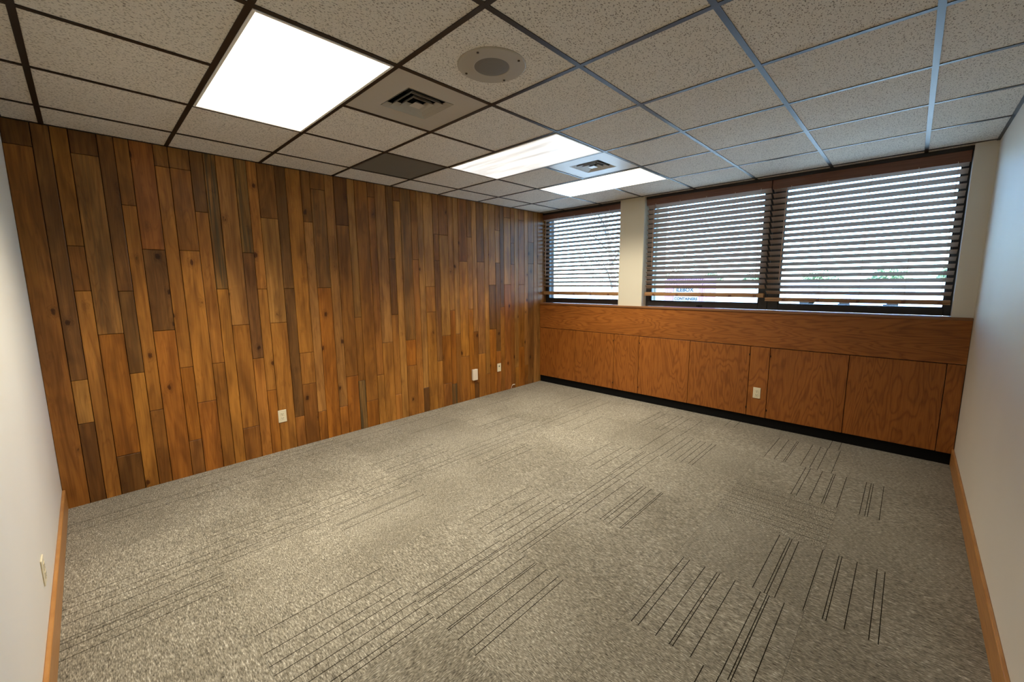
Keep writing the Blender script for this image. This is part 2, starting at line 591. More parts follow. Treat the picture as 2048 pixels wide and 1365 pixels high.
def carpet_tile(a0, a1, b0, b1, lines, swap):
    """A tile with sunken lines that run along the second axis; swap exchanges x and y."""
    g, top, low, w = 0.0004, 0.0, -0.0045, 0.0034
    prof = [(a0 + g, -0.008), (a0 + g, top)]
    mi = []
    for q in sorted(lines):
        if q - w / 2 < a0 + 0.004 or q + w / 2 > a1 - 0.004 or q - w / 2 <= prof[-1][0]:
            continue
        prof += [(q - w / 2, top), (q - w / 4, low), (q + w / 4, low), (q + w / 2, top)]
    prof += [(a1 - g, top), (a1 - g, -0.008)]
    mb = MB()
    n = len(prof)
    vs, fs = [], []
    for b in (b0 + g, b1 - g):
        vs += [((a, b, z) if not swap else (b, a, z)) for a, z in prof]
    for i in range(n - 1):
        mb_i = 1 if (prof[i][1] == low or prof[i + 1][1] == low) else 0
        fs.append(((i, i + 1, n + i + 1, n + i), mb_i))
    o = len(mb.v)
    mb.v += vs
    for f, k in fs:
        mb.f.append(f)
        mb.m.append(k)
    mb.f += [tuple(range(n)), tuple(range(2 * n - 1, n - 1, -1))]
    mb.m += [0, 0]
    return mb


rt = random.Random(3)
for j in range(len(TY) - 1):
    for i in range(len(TX) - 1):
        key = (j, i)
        if key in CROSS:
            mb = carpet_tile(TY[j], TY[j + 1], TX[i], TX[i + 1], CROSS[key], True)
        else:
            mb = carpet_tile(TX[i], TX[i + 1], TY[j], TY[j + 1], GROOVES.get(key, []), False)
        o = part('carpet_tile', mb, [M_CARPET, M_GROOVE], floor)
        turned = 0.0 if key in CROSS or key in ((1, 5), (5, 3), (6, 1)) else 1.0
        o.color = (1, 1, 1, turned)

# wood wall
wall_left = struct('wall_left', MB().box(-TH, -0.014, Y_F - TH, 5.25, -0.05, 2.95), M_BACK)
PLANK_EDGES = [-0.175, -0.052, 0.029, 0.111, 0.244, 0.325, 0.404, 0.533, 0.617, 0.743, 0.827, 0.907, 1.033, 1.118, 1.194, 1.33,
               1.415, 1.542, 1.622, 1.752, 1.839, 1.966, 2.041, 2.177, 2.257, 2.384, 2.465, 2.547, 2.677, 2.759, 2.837, 2.968,
               3.049, 3.18, 3.262, 3.34, 3.476, 3.555, 3.634, 3.762, 3.839, 3.964, 4.051, 4.128, 4.258, 4.335, 4.417, 4.544,
               4.621, 4.748, 4.83, 4.955, 5.06]
PLANK_COLUMNS = [
    ('DM', [2.40]), ('GTD', [0.886, 0.578]), ('HMH', [1.796, 1.495]), ('DSOD', [2.40, 1.189, 0.288]), ('GGH', [1.489, 0.888]),
    ('MHM', [2.096, 0.585]), ('RGO', [1.792, 1.188]), ('BHOB', [2.398, 0.886, 0.285]), ('BMHO', [2.399, 1.794, 0.585]),
    ('GHM', [2.097, 0.889]), ('KH', [1.495]), ('THM', [1.191, 0.289]), ('KGH', [1.796, 0.889]), ('HHO', [1.49, 0.585]),
    ('BTH', [2.098, 1.189]), ('GGM', [1.492, 0.287]), ('HHM', [0.887, 0.586]), ('BTO', [2.097, 0.288]), ('BSO', [2.402, 1.494]),
    ('TO', [0.290]), ('DMO', [2.096, 0.587]), ('TMK', [1.188, 0.521]), ('MO', [0.286]), ('BMH', [2.405, 0.547]), ('TH', [0.891]),
    ('GDMH', [1.791, 1.189, 0.288]), ('BT', [2.405]), ('SOM', [0.889, 0.590]), ('MH', [1.794]), ('TD', [0.292]),
    ('THH', [1.491, 1.191]), ('BMGH', [2.096, 1.793, 0.587]), ('BTOM', [2.095, 0.891, 0.287]), ('TOK', [1.194, 0.260]),
    ('TM', [0.893]), ('MHM', [1.795, 0.590]), ('BTO', [2.099, 1.194]), ('TMD', [0.896, 0.200]), ('BTH', [1.797, 0.589]),
    ('TM', [0.300]), ('TGO', [1.498, 0.90]), ('MTGR', [2.221, 1.795, 0.585]), ('GM', [1.197]), ('BTR', [2.405, 1.503]),
    ('MGM', [2.07, 1.78]), ('TH', [0.300]), ('BMMO', [2.40, 1.50, 0.590]), ('TM', [0.305]), ('BGG', [2.105, 1.80]), ('T', []),
    ('MT', [1.80]), ('TB', [1.5])]
TONES = {'H': (0.49, 0.208, 0.044), 'O': (0.43, 0.160, 0.026), 'T': (0.49, 0.232, 0.068), 'M': (0.375, 0.152, 0.032),
         'B': (0.325, 0.138, 0.036), 'D': (0.205, 0.086, 0.023), 'G': (0.255, 0.116, 0.036), 'S': (0.39, 0.176, 0.050),
         'R': (0.385, 0.142, 0.034), 'K': (0.36, 0.185, 0.056)}
STREAK = {'K': 0.20, 'G': 0.90, 'S': 0.66, 'T': 0.92, 'D': 0.88}
rp = random.Random(11)
for k, (tones, joints) in enumerate(PLANK_COLUMNS):
    y0, y1 = PLANK_EDGES[k], PLANK_EDGES[k + 1]
    zs = [H + 0.004] + joints + [-0.004]
    for q, tn in enumerate(tones):
        zt, zb = zs[q], zs[q + 1]
        proud = rp.uniform(-0.0012, 0.0012)
        o = part('wood_plank', MB().cbox(-0.016, proud, y0 + 0.0016, y1 - 0.0016, zb + 0.0013, zt - 0.0013, 0.0026), M_PLANK, wall_left)
        v = rp.uniform(0.88, 1.12)
        c = TONES[tn]
        o.color = (c[0] * v * 0.96, c[1] * v * rp.uniform(0.90, 0.97), c[2] * v * rp.uniform(0.68, 0.84), STREAK.get(tn, 0.96))

wall_right = struct('wall_right', MB().box(W_R, W_R + TH, Y_F - TH, 5.25, -0.05, 2.95), M_WALL)
wall_front = struct('wall_front', MB().box(-TH, W_R + TH, Y_F - TH, Y_F, -0.05, 2.95), M_WALL)

# window wall: below the sill, head, column, strip at the right, outer pilaster
X_COL0, X_COL1 = 1.310, 1.640
X_STRIP = 4.312
wall_back = struct('wall_back', MB().box(-TH, W_R + TH, 5.02, 5.25, -0.05, 1.20), M_WALL)
part('wall_head', MB().box(-TH, W_R + TH, 5.02, 5.25, 2.56, 2.95), M_WALL, wall_back)
part('column', MB().cbox(X_COL0, X_COL1, Y_COL, 5.25, 1.19, H + 0.003, 0.004), M_COLUMN, wall_back)
part('wall_strip', MB().box(X_STRIP, W_R + TH, Y_COL, 5.25, 1.19, 2.60), M_WALL, wall_back)
M_STUCCO = wall_paint_mat('tan_stucco', (0.55, 0.43, 0.31))
part('outer_pilaster', MB().cbox(1.20, 1.665, 5.25, 5.52, -0.6, 3.1, 0.01), M_STUCCO, wall_back)
part('light_seal_roof', MB().box(-0.6, W_R + 0.6, Y_F - 0.6, 5.45, 2.95, 3.15), M_STUCCO, wall_back)  # unseen roof, added to keep sky light from leaking into the room

# baseboards and black toe kick
struct('baseboard_front', MB().cbox(0.002, W_R - 0.02, Y_F, Y_F + 0.016, 0.0, 0.142, 0.003), M_TRIM)
struct('baseboard_right', MB().cbox(W_R - 0.014, W_R, Y_F + 0.018, Y_CAB + 0.012, 0.0, 0.142, 0.003), M_TRIM)
struct('baseboard_back', MB().cbox(0.002, W_R - 0.002, Y_CAB + 0.016, Y_CAB + 0.03, 0.0, 0.097, 0.001), M_RUBBER)

# ------------------------------------------------------------------ ceiling grid
PITCH = 0.6096
GX = [PITCH * i - 0.22 for i in range(1, 8)]          # tees that run towards the windows
GY = [PITCH * j for j in range(0, 9)]                 # tees that run across
Z_TILE = H + 0.003
ceiling = struct('ceiling', MB().box(-TH, W_R + TH, Y_F - TH, 5.25, 2.80, 2.95), M_SLAB)
CX = [0.0] + GX + [W_R]
CY = [Y_F] + GY + [5.012]
LIGHT_CELLS = {(2, 2), (3, 2), (2, 5), (3, 5), (2, 7), (3, 7)}
VENT_CELLS = {(3, 3), (3, 6)}
PANEL_CELL = (1, 4)
tile_mesh = {}


def ceiling_tile(i, j):
    x0, x1, y0, y1 = CX[i], CX[i + 1], CY[j], CY[j + 1]
    key = (round(x1 - x0, 3), round(y1 - y0, 3), (i, j) == PANEL_CELL)
    if key not in tile_mesh:
        hx, hy = (x1 - x0) / 2 - 0.002, (y1 - y0) / 2 - 0.002
        tile_mesh[key] = MB().cbox(-hx, hx, -hy, hy, 0.0, 0.016, 0.002).mesh('ceiling_tile', M_PANEL if key[2] else M_TILE)
    name = 'grey_ceiling_panel' if (i, j) == PANEL_CELL else ('soffit_strip' if j == len(CY) - 2 else 'ceiling_tile')
    o = obj(name, tile_mesh[key], ceiling, ((x0 + x1) / 2, (y0 + y1) / 2, Z_TILE))
    if name == 'grey_ceiling_panel':
        o['label'] = 'dark grey smooth ceiling panel'


for i in range(len(CX) - 1):
    for j in range(len(CY) - 1):
        if (i, j) in LIGHT_CELLS or (i, j) in VENT_CELLS:
            continue
        if j == len(CY) - 2 and CX[i] > 4.04:
            x0 = CX[i]
        ceiling_tile(i, j)

TW = 0.0122


def tee(name, x0, x1, y0, y1):
    part(name, MB().box(x0, x1, y0, y1, H - 0.0005, H + 0.0022), M_TEE, ceiling)


for x in GX:
    tee('main_tee', x - TW, x + TW, Y_F, 5.012)
for j, y in enumerate(GY):
    for i in range(len(CX) - 1):
        # no cross tee inside the long light fixtures
        x0 = CX[i] + (TW if i > 0 else 0)
        x1 = CX[i + 1] - (TW if i < len(CX) - 2 else 0)
        tee('cross_tee', x0, x1, y - TW, y + TW)
# the fixtures span two cells, so the main tee between them is cut by the fixture: it sits above the lens
tee('wall_angle', 0.0, 0.018, Y_F, 5.012)
tee('wall_angle', W_R - 0.018, W_R, Y_F, 5.012)
tee('wall_angle', 0.018, W_R - 0.018, Y_F, Y_F + 0.018)
part('head_trim', MB().box(0.0, X_STRIP, 4.955, 5.03, 2.515, H - 0.0005), M_BRONZE, ceiling)


# ------------------------------------------------------------------ ceiling lights
def ceiling_light(y0, strength, label, smudge):
    x0, x1 = CX[2] + TW, CX[4] - TW
    ya, yb = y0 + TW, y0 + PITCH - TW
    t = thing('ceiling_light', ((x0 + x1) / 2, (ya + yb) / 2, H - 0.004), label, 'ceiling light', 'long ceiling lights')
    fr = MB()
    w = 0.012
    z0, z1 = H - 0.004, H + 0.004
    fr.cbox(x0, x1, ya, ya + w, z0, z1, 0.001).cbox(x0, x1, yb - w, yb, z0, z1, 0.001)
    fr.cbox(x0, x0 + w, ya + w, yb - w, z0, z1, 0.001).cbox(x1 - w, x1, ya + w, yb - w, z0, z1, 0.001)
    part('frame', fr, M_FRAMEW, t)
    lens = MB().box(x0 + w, x1 - w, ya + w, yb - w, H - 0.0022, H + 0.0005)
    part('diffuser', lens, lens_mat('lit_lens', 1.0 if smudge else LENS_GLOW, smudge), t)
    # clear fixtures shine over the whole lens; the smudged one shows its two tubes as bands
    full = yb - ya - 2 * w
    bands = [(0.30, 0.055), (0.70, 0.055)] if smudge else [(0.5, full)]
    for f_, wid in bands:
        ld = bpy.data.lights.new('fixture_lamp', 'AREA')
        ld.shape = 'RECTANGLE'
        ld.size, ld.size_y = x1 - x0 - 2 * w, wid
        ld.energy = strength / len(bands)
        ld.color = LIGHT_COLOR
        ld.spread = math.radians(LAMP_SPREAD)
        obj('fixture_lamp', ld, t, (0, ya + w + full * f_ - t.location.y, H - 0.0032 - t.location.z))
    part('housing', MB().box(x0, x1, ya, yb, H + 0.0045, H + 0.11), M_FRAMEW, t)
    return t


ceiling_light(CY[2], LIGHT_1, 'brightest glowing ceiling light beside the taupe air vent, farthest from the windows', False)
ceiling_light(CY[5], LIGHT_2, 'glowing ceiling light with smudged streaky lens beside the second air vent', True)
ceiling_light(CY[7], LIGHT_3, 'glowing ceiling light closest to the windows, past the second air vent', False)


# ------------------------------------------------------------------ air vents
def frustum(mb, cx, cy, a0, z0, a1, z1, th=0.0015):
    s = ((-1, -1), (1, -1), (1, 1), (-1, 1))
    r = lambda a, z: [(cx + u * a, cy + v * a, z) for u, v in s]
    rings = [r(a0, z0), r(a1, z1), r(a1 - th, z1), r(a0 - th, z0)]
    mb.loft(rings + [rings[0]], False)


def vent(i, j, mat, label, inner):
    x0, x1, y0, y1 = CX[i] + 0.003, CX[i + 1] - 0.003, CY[j] + 0.003, CY[j + 1] - 0.003
    cx, cy = (x0 + x1) / 2, (y0 + y1) / 2
    t = thing('air_vent', (cx, cy, Z_TILE), label, 'air vent', 'square ceiling air vents')
    a = inner
    pl = MB()
    z0, z1 = Z_TILE - 0.0006, Z_TILE + 0.004
    pl.box(x0, x1, y0, cy - a, z0, z1).box(x0, x1, cy + a, y1, z0, z1)
    pl.box(x0, cx - a, cy - a, cy + a, z0, z1).box(cx + a, x1, cy - a, cy + a, z0, z1)
    part('face_plate', pl, mat, t)
    n = 4
    for k in range(n):
        mb = MB()
        bot = a * (1.0 - k / n) - 0.004
        top = a * (1.0 - (k + 0.50) / n) - 0.004
        if k == n - 1:
            s = ((-1, -1), (1, -1), (1, 1), (-1, 1))
            mb.loft([[(cx + u * bot, cy + v * bot, Z_TILE - 0.006) for u, v in s], [(cx + u * 0.004, cy + v * 0.004, Z_TILE + 0.016) for u, v in s]], True)
        else:
            frustum(mb, cx, cy, bot, Z_TILE - 0.001 - 0.0015 * k, top, Z_TILE + 0.020)
        part('vane', mb, mat, t)
    d = MB()
    zt = Z_TILE + 0.12
    d.box(cx - a, cx + a, cy - a, cy + a, zt, zt + 0.003)
    for sx in (-1, 1):
        d.box(cx + sx * a - 0.0015, cx + sx * a + 0.0015, cy - a, cy + a, Z_TILE + 0.004, zt)
        d.box(cx - a, cx + a, cy + sx * a - 0.0015, cy + sx * a + 0.0015, Z_TILE + 0.004, zt)
    part('duct_box', d, M_DUCT, t)


vent(3, 3, M_METALW, 'taupe square air vent beside the largest ceiling light', 0.150)
vent(3, 6, M_METALW2, 'pale white square air vent between the two farther ceiling lights', 0.150)

# ------------------------------------------------------------------ ceiling speaker
sx_, sy_ = (CX[4] + CX[5]) / 2 + 0.006, (CY[3] + CY[4]) / 2 + 0.012
spk = thing('ceiling_speaker', (sx_, sy_, Z_TILE), 'round taupe speaker plate with grey grille set in a ceiling tile', 'speaker')
zb = Z_TILE
rad = 0.163


def ring_pts(r, z, n=48):
    return [(sx_ + r * math.cos(2 * PI * k / n), sy_ + r * math.sin(2 * PI * k / n), z) for k in range(n)]


part('baffle_plate', MB().loft([ring_pts(rad, zb), ring_pts(rad, zb - 0.002), ring_pts(rad - 0.005, zb - 0.005), ring_pts(0.087, zb - 0.0065),
                                ring_pts(0.083, zb - 0.0055), ring_pts(0.083, zb)], False), M_BAFFLE, spk, smooth=False)
gr = MB().loft([ring_pts(0.083, zb - 0.0052), ring_pts(0.06, zb - 0.0072), ring_pts(0.03, zb - 0.0085), ring_pts(0.002, zb - 0.009)], False)
gr.add(ring_pts(0.002, zb - 0.009), [tuple(range(48))])
part('grille', gr, M_GRILLE, spk)
for k in range(4):
    a = 0.35 + k * PI / 2
    part('screw', MB().disc((sx_ + 0.139 * math.cos(a), sy_ + 0.139 * math.sin(a)), 0.0055, zb - 0.0085, zb - 0.005, 10), M_SCREW, spk)

# ------------------------------------------------------------------ window frames
WINS = [(0.0, X_COL0, 0.050, 1.262), (X_COL1, 2.985, 1.700, 2.902), (2.987, X_STRIP, 3.080, 4.268)]
for k, (xa, xb, ga, gb) in enumerate(WINS):
    za, zc = Z_LEDGE, 2.555
    g0, g1 = 1.283, 2.47
    ya, yb = Y_WIN, Y_WIN + 0.07
    f = MB()
    f.cbox(xa, ga, ya, yb, za, zc, 0.003).cbox(gb, xb, ya, yb, za, zc, 0.003)
    f.cbox(ga, gb, ya, yb, za, g0, 0.003).cbox(ga, gb, ya, yb, g1, zc, 0.003)
    win = struct('window_%d' % (k + 1), f, M_BRONZE)
    part('pane', MB().box(ga - 0.004, gb + 0.004, ya + 0.038, ya + 0.042, g0 - 0.004, g1 + 0.004), M_GLASS, win)
    b = 0.010
    part('glazing_bead', MB().box(ga, gb, ya + 0.012, ya + 0.038, g0, g0 + b).box(ga, ga + b, ya + 0.012, ya + 0.038, g0, g1)
         .box(gb - b, gb, ya + 0.012, ya + 0.038, g0, g1), M_BRONZE, win)
part('sash_latch', MB().cbox(2.27, 2.335, Y_WIN - 0.012, Y_WIN, 1.232, 1.246, 0.002).cbox(2.292, 2.312, Y_WIN - 0.02, Y_WIN - 0.012, 1.228, 1.25, 0.002),
     M_RUBBER, bpy.data.objects['window_2'])

# ------------------------------------------------------------------ venetian blinds
SLAT_W = 0.0625
SLAT_PITCH = 0.0565


def blind(xa, xb, tilt, n, z_first, rail, val, label, wand_x, ladders, wand_z):
    yc = 4.987
    t = thing('window_blind', ((xa + xb) / 2, yc, rail[0]), label, 'window blind', 'wooden window blinds')
    part('valance', MB().cbox(xa, xb, 4.948, 4.956, val[0], val[1], 0.002), M_VALANCE, t)
    part('head_rail', MB().box(xa + 0.004, xb - 0.004, 4.957, 5.015, val[0] + 0.03, val[1] - 0.008), M_VALANCE, t)
    a = math.radians(tilt)
    hw, th = SLAT_W / 2, 0.0032
    prof = [(-hw, -th * 0.4), (-hw, th * 0.4), (-hw * .5, th * .9), (0, th * 1.1), (hw * .5, th * .9), (hw, th * 0.4),
            (hw, -th * 0.4), (hw * .5, th * 0.1), (0, th * 0.3), (-hw * .5, th * .1)]
    # the edge towards the room is the higher one
    rp_ = [(c * math.cos(a) + s * math.sin(a) * 1.0, -c * math.sin(a) + s * math.cos(a)) for c, s in prof]
    L2 = (xb - xa) / 2 - 0.006
    me = MB().loft([[(-L2, p, q) for p, q in rp_], [(L2, p, q) for p, q in rp_]], True).mesh('slat', M_SLAT)
    for k in range(-1, n):
        obj('slat', me, t, (0, 0, z_first - k * SLAT_PITCH - rail[0]))
    rl = MB().cbox(xa + 0.004, xb - 0.004, 4.958, 5.012, rail[0], rail[0] + 0.012, 0.002)
    rl.cbox(xa + 0.004, xb - 0.004, 4.960, 5.010, rail[0] + 0.013, rail[1], 0.004)
    part('bottom_rail', rl, M_RAIL, t)
    for x in ladders:
        c = MB()
        for y in (4.952, 5.022):
            c.box(x - 0.0008, x + 0.0008, y - 0.0008, y + 0.0008, rail[0] + 0.01, val[0] + 0.03)
        part('ladder_cord', c, M_CORD, t)
        part('cord_clip', MB().cbox(x - 0.013, x + 0.013, 4.951, 4.960, rail[0] + 0.004, rail[0] + 0.026, 0.002), M_VALANCE, t)
        part('cord_loop', MB().tube([(x - 0.006, 4.9475, val[0] + 0.012), (x, 4.945, val[0] - 0.014)], 0.0014, 6), M_WIRE, t)
    if wand_x is not None:
        part('tilt_wand', MB().tube([(wand_x, 4.938, val[0] - 0.005), (wand_x - 0.004, 4.936, wand_z)], 0.0042, 8), M_WAND, t, smooth=True)


blind(0.008, 1.302, 22.0, 17, 2.378, (1.345, 1.393), (2.447, 2.513), 'wooden blind over the narrow window next to the plank wall',
      0.075, (0.30, 0.58, 0.86, 1.14), 1.62)
blind(1.650, 2.968, 37.0, 17, 2.366, (1.352, 1.396), (2.440, 2.513), 'wooden blind between the cream column and the window mullion',
      1.748, (1.77, 2.06, 2.35, 2.64, 2.88), 1.70)
blind(2.974, 4.304, 30.0, 18, 2.366, (1.316, 1.354), (2.425, 2.513), 'wooden blind over the widest window nearest the white wall',
      3.098, (3.14, 3.42, 3.72, 4.02, 4.24), 1.52)

# ------------------------------------------------------------------ built-in cabinets under the windows
ledge = thing('window_ledge', (W_R / 2, Y_CAB, 0.85), 'long oak ledge and apron board under the windows', 'ledge')
part('apron_board', MB().cbox(0.003, W_R - 0.002, Y_CAB - 0.001, 5.015, 0.848, 1.1985, 0.0015), M_OAK_H, ledge)
lb = MB().cbox(0.003, W_R - 0.002, Y_CAB - 0.010, 5.029, 1.199, Z_LEDGE - 0.0005, 0.003)
part('ledge_board', lb, M_LEDGE, ledge)

SEAMS = [0.003, 0.665, 1.287, 1.642, 2.273, 2.900, 3.081, 3.710, 4.327, W_R - 0.002]
Z_D0, Z_D1 = 0.100, 0.842
D_TH = 0.019


def door(x0, x1, parent, hinge_x):
    d = part('door', MB().cbox(x0 + 0.0024, x1 - 0.0024, Y_CAB, Y_CAB + D_TH, Z_D0 + 0.001, Z_D1 - 0.001, 0.0016), M_OAK_V, parent)
    if hinge_x is not None:
        for z in (Z_D0 + 0.085, Z_D1 - 0.085):
            part('hinge', MB().tube([(hinge_x, Y_CAB - 0.002, z - 0.010), (hinge_x, Y_CAB - 0.002, z + 0.010)], 0.0042, 8), M_HINGE, d)
    return d


def base_cabinet(s0, s1, s2, label, h0, h1):
    t = thing('base_cabinet', ((s0 + s2) / 2, Y_CAB + 0.06, Z_D0 - 0.002), label, 'cabinet', 'built-in oak cabinets')
    b = MB()
    yb_ = 5.01
    b.box(s0 + 0.002, s2 - 0.002, Y_CAB + D_TH + 0.003, yb_, Z_D0 - 0.002, Z_D0 + 0.014)
    b.box(s0 + 0.002, s2 - 0.002, Y_CAB + D_TH + 0.003, yb_, Z_D1 - 0.014, Z_D1 + 0.001)
    b.box(s0 + 0.002, s0 + 0.018, Y_CAB + D_TH + 0.003, yb_, Z_D0 + 0.014, Z_D1 - 0.014)
    b.box(s2 - 0.018, s2 - 0.002, Y_CAB + D_TH + 0.003, yb_, Z_D0 + 0.014, Z_D1 - 0.014)
    b.box(s0 + 0.018, s2 - 0.018, yb_ - 0.006, yb_, Z_D0 + 0.014, Z_D1 - 0.014)
    part('body', b, M_HINGE, t)
    door(s0, s1, t, h0)
    door(s1, s2, t, h1)


base_cabinet(SEAMS[0], SEAMS[1], SEAMS[2], 'two-door oak cabinet in the corner beside the plank wall', None, SEAMS[2] - 0.006)
base_cabinet(SEAMS[3], SEAMS[4], SEAMS[5], 'two-door oak cabinet in the middle of the row', SEAMS[3] + 0.006, SEAMS[5] - 0.006)
base_cabinet(SEAMS[6], SEAMS[7], SEAMS[8], 'two-door oak cabinet nearest the white wall, right of the outlet panel', SEAMS[6] + 0.006, None)
for x0, x1, lab in ((SEAMS[2], SEAMS[3], 'plain oak filler panel below the cream column'),
                    (SEAMS[5], SEAMS[6], 'narrow oak filler panel that holds the ivory outlet'),
                    (SEAMS[8], SEAMS[9], 'narrowest oak filler strip against the white wall')):
    o = part('filler_panel', MB().cbox(x0 + 0.0024, x1 - 0.0024, Y_CAB, Y_CAB + D_TH, Z_D0, Z_D1, 0.0016), M_OAK_V)
    tag(o, lab, 'panel', 'oak filler panels between the cabinets')


# ------------------------------------------------------------------ outlets
def plate_parts(center, u, n, label, kind):
    """A wall plate at center; u is the sideways axis and n the normal towards the room."""
    c, u, n = Vector(center), Vector(u), Vector(n)
    w = Vector((0, 0, 1))

    def bx(mb, a0, a1, b0, b1, d0, d1, ch=0.001):
        t_ = MB().cbox(a0, a1, b0, b1, d0, d1, ch)
        mb.add([c + u * p[0] + w * p[1] + n * p[2] for p in t_.v], t_.f)
        return mb
    t = thing('wall_outlet', c, label, 'outlet', 'ivory wall outlets')
    pl = MB()
    bx(pl, -0.035, 0.035, -0.0575, 0.0575, 0.0, 0.0055, 0.002)
    part('cover_plate', pl, M_IVORY, t)
    if kind == 'duplex':
        for s in (-1, 1):
            r = part('receptacle', bx(MB(), -0.017, 0.017, s * 0.0195 - 0.0145, s * 0.0195 + 0.0145, 0.0056, 0.0075, 0.0018), M_IVORY, t)
            for k in (-1, 1):
                part('slot', bx(MB(), k * 0.0065 - 0.0014, k * 0.0065 + 0.0014, s * 0.0195 - 0.001, s * 0.0195 + 0.008, 0.0076, 0.0079, 0.0001), M_SLOT, r)
            part('slot', bx(MB(), -0.0025, 0.0025, s * 0.0195 - 0.0105, s * 0.0195 - 0.0055, 0.0076, 0.0079, 0.0001), M_SLOT, r)
        part('screw', bx(MB(), -0.003, 0.003, -0.003, 0.003, 0.0056, 0.0066, 0.0005), M_WHITEPL, t)
    else:
        part('jack', bx(MB(), -0.011, 0.011, 0.008, 0.030, 0.0056, 0.0072, 0.001), M_GRILLE, t)
        for s in (-1, 1):
            part('screw', bx(MB(), -0.003, 0.003, s * 0.042 - 0.003, s * 0.042 + 0.003, 0.0056, 0.0066, 0.0005), M_WHITEPL, t)
    return t


plate_parts((0.0016, 1.222, 0.329), (0, -1, 0), (1, 0, 0), 'ivory duplex outlet low on the plank wall, farthest from the cabinets', 'duplex')
plate_parts((0.0016, 4.004, 0.352), (0, -1, 0), (1, 0, 0), 'ivory jack plate on the plank wall near the cabinet corner', 'jack')
plate_parts((2.988, Y_CAB - 0.0003, 0.355), (1, 0, 0), (0, -1, 0), 'ivory duplex outlet on the narrow oak cabinet panel', 'duplex')
plate_parts((1.500, Y_F + 0.0003, 0.325), (1, 0, 0), (0, 1, 0), 'ivory outlet plate on the white wall above the baseboard', 'duplex')

bxt = thing('junction_box', (0.0015, 3.54, 0.257), 'raised pale surface box on the plank wall', 'wall box')
part('box_body', MB().cbox(0.0015, 0.026, 3.503, 3.581, 0.258, 0.400, 0.003), M_WHITEPL, bxt)
part('box_cover', MB().cbox(0.0262, 0.033, 3.500, 3.584, 0.255, 0.403, 0.003), M_WHITEPL, bxt)
for z in (0.275, 0.383):
    part('screw', MB().tube([(0.0331, 3.542, z), (0.0345, 3.542, z)], 0.003, 8), M_IVORY, bxt)

wire = part('cable_stub', MB().tube([(0.004, 4.245, 0.0015), (0.010, 4.246, 0.02), (0.014, 4.250, 0.045), (0.016, 4.262, 0.058), (0.020, 4.285, 0.060), (0.026, 4.300, 0.058)],
                                    [0.003, 0.003, 0.003, 0.004, 0.006, 0.006], 8), M_WIRE, smooth=True)
tag(wire, 'short pale cable stub at the foot of the plank wall', 'cable')

# ------------------------------------------------------------------ outdoors
G_Z = -0.62
struct('ground', MB().box(-90, 70, 5.26, 140, G_Z - 0.2, G_Z), asphalt_mat())
M_CONT = plain('faded_red_steel', (0.13, 0.075, 0.11), 0.8, 0.0, 0.1)
M_SIGN = plain('white_sign', (0.15, 0.165, 0.18), 0.9, 0.0, 0.1)
M_LETTER = plain('slate_lettering', (0.010, 0.013, 0.018), 0.9, 0.0, 0.05)
M_BUILD = wall_paint_mat('pale_block', (0.52, 0.55, 0.55))
M_ROOFM = plain('grey_roof', (0.30, 0.31, 0.32), 0.7)
M_WINDOWD = plain('far_window', (0.22, 0.30, 0.36), 0.3)
M_BARK = plain('grey_bark', (0.14, 0.11, 0.085), 0.9)
M_LEAF1 = leaf_mat('spring_leaves', (0.20, 0.24, 0.09), (0.34, 0.38, 0.16))
M_LEAF2 = leaf_mat('far_leaves', (0.10, 0.15, 0.07), (0.20, 0.27, 0.13))

# shipping container with a lettered board
ct = thing('shipping_container', (-7.7, 31.4, G_Z), 'faded red ribbed shipping container seen under the middle blind', 'container')
cb = MB()
x0, x1, y0, y1, z0, z1 = -10.2, -6.32, 30.1, 32.5, G_Z + 0.15, G_Z + 2.35
n = 30
prof = []
for k in range(n):
    xa = x0 + (x1 - x0) * k / n
    st = (x1 - x0) / n
    prof += [(xa, y0), (xa + st * 0.35, y0), (xa + st * 0.5, y0 + 0.035), (xa + st * 0.85, y0 + 0.035)]
prof += [(x1, y0), (x1, y1), (x0, y1)]
cb.loft([[(a, b_, z0) for a, b_ in prof], [(a, b_, z1) for a, b_ in prof]], True)
part('body', cb, M_CONT, ct)
fr = MB()
for x in (x0 - 0.04, x1 - 0.06):
    fr.box(x, x + 0.1, y0 - 0.03, y0 + 0.1, G_Z, z1 + 0.05)
fr.box(x0, x1, y0 - 0.03, y0 + 0.08, z1 - 0.02, z1 + 0.08).box(x0, x1, y0 - 0.03, y0 + 0.08, G_Z + 0.05, z0 + 0.08)
part('corner_frame', fr, M_CONT, ct)


def text_part(body, size, x, z, y, parent, name='lettering'):
    cu = bpy.data.curves.new(name, 'FONT')
    cu.body = body
    cu.size = size
    cu.extrude = 0.006
    cu.offset = 0.008
    cu.align_x = 'LEFT'
    tmp = bpy.data.objects.new('tmp_text', cu)
    COL.objects.link(tmp)
    dg = bpy.context.evaluated_depsgraph_get()
    me = bpy.data.meshes.new_from_object(tmp.evaluated_get(dg))
    bpy.data.objects.remove(tmp)
    me.materials.clear()
    me.materials.append(M_LETTER)
    o = obj(name, me, parent, Vector((x, y, z)) - root_loc(parent))
    o.rotation_euler = (PI / 2, 0, 0)
    return o


sg = thing('sign_board', (-7.5, 30.02, 0.05), 'white lettered board fixed to the red container outside', 'sign')
part('board', MB().cbox(-8.42, -6.70, 30.01, 30.0995, 0.05, 1.12, 0.005), M_SIGN, sg)
text_part('ILEBOX', 0.37, -8.25, 0.80, 30.0, sg)
text_part('CONTAINERS', 0.265, -8.36, 0.20, 30.0, sg)

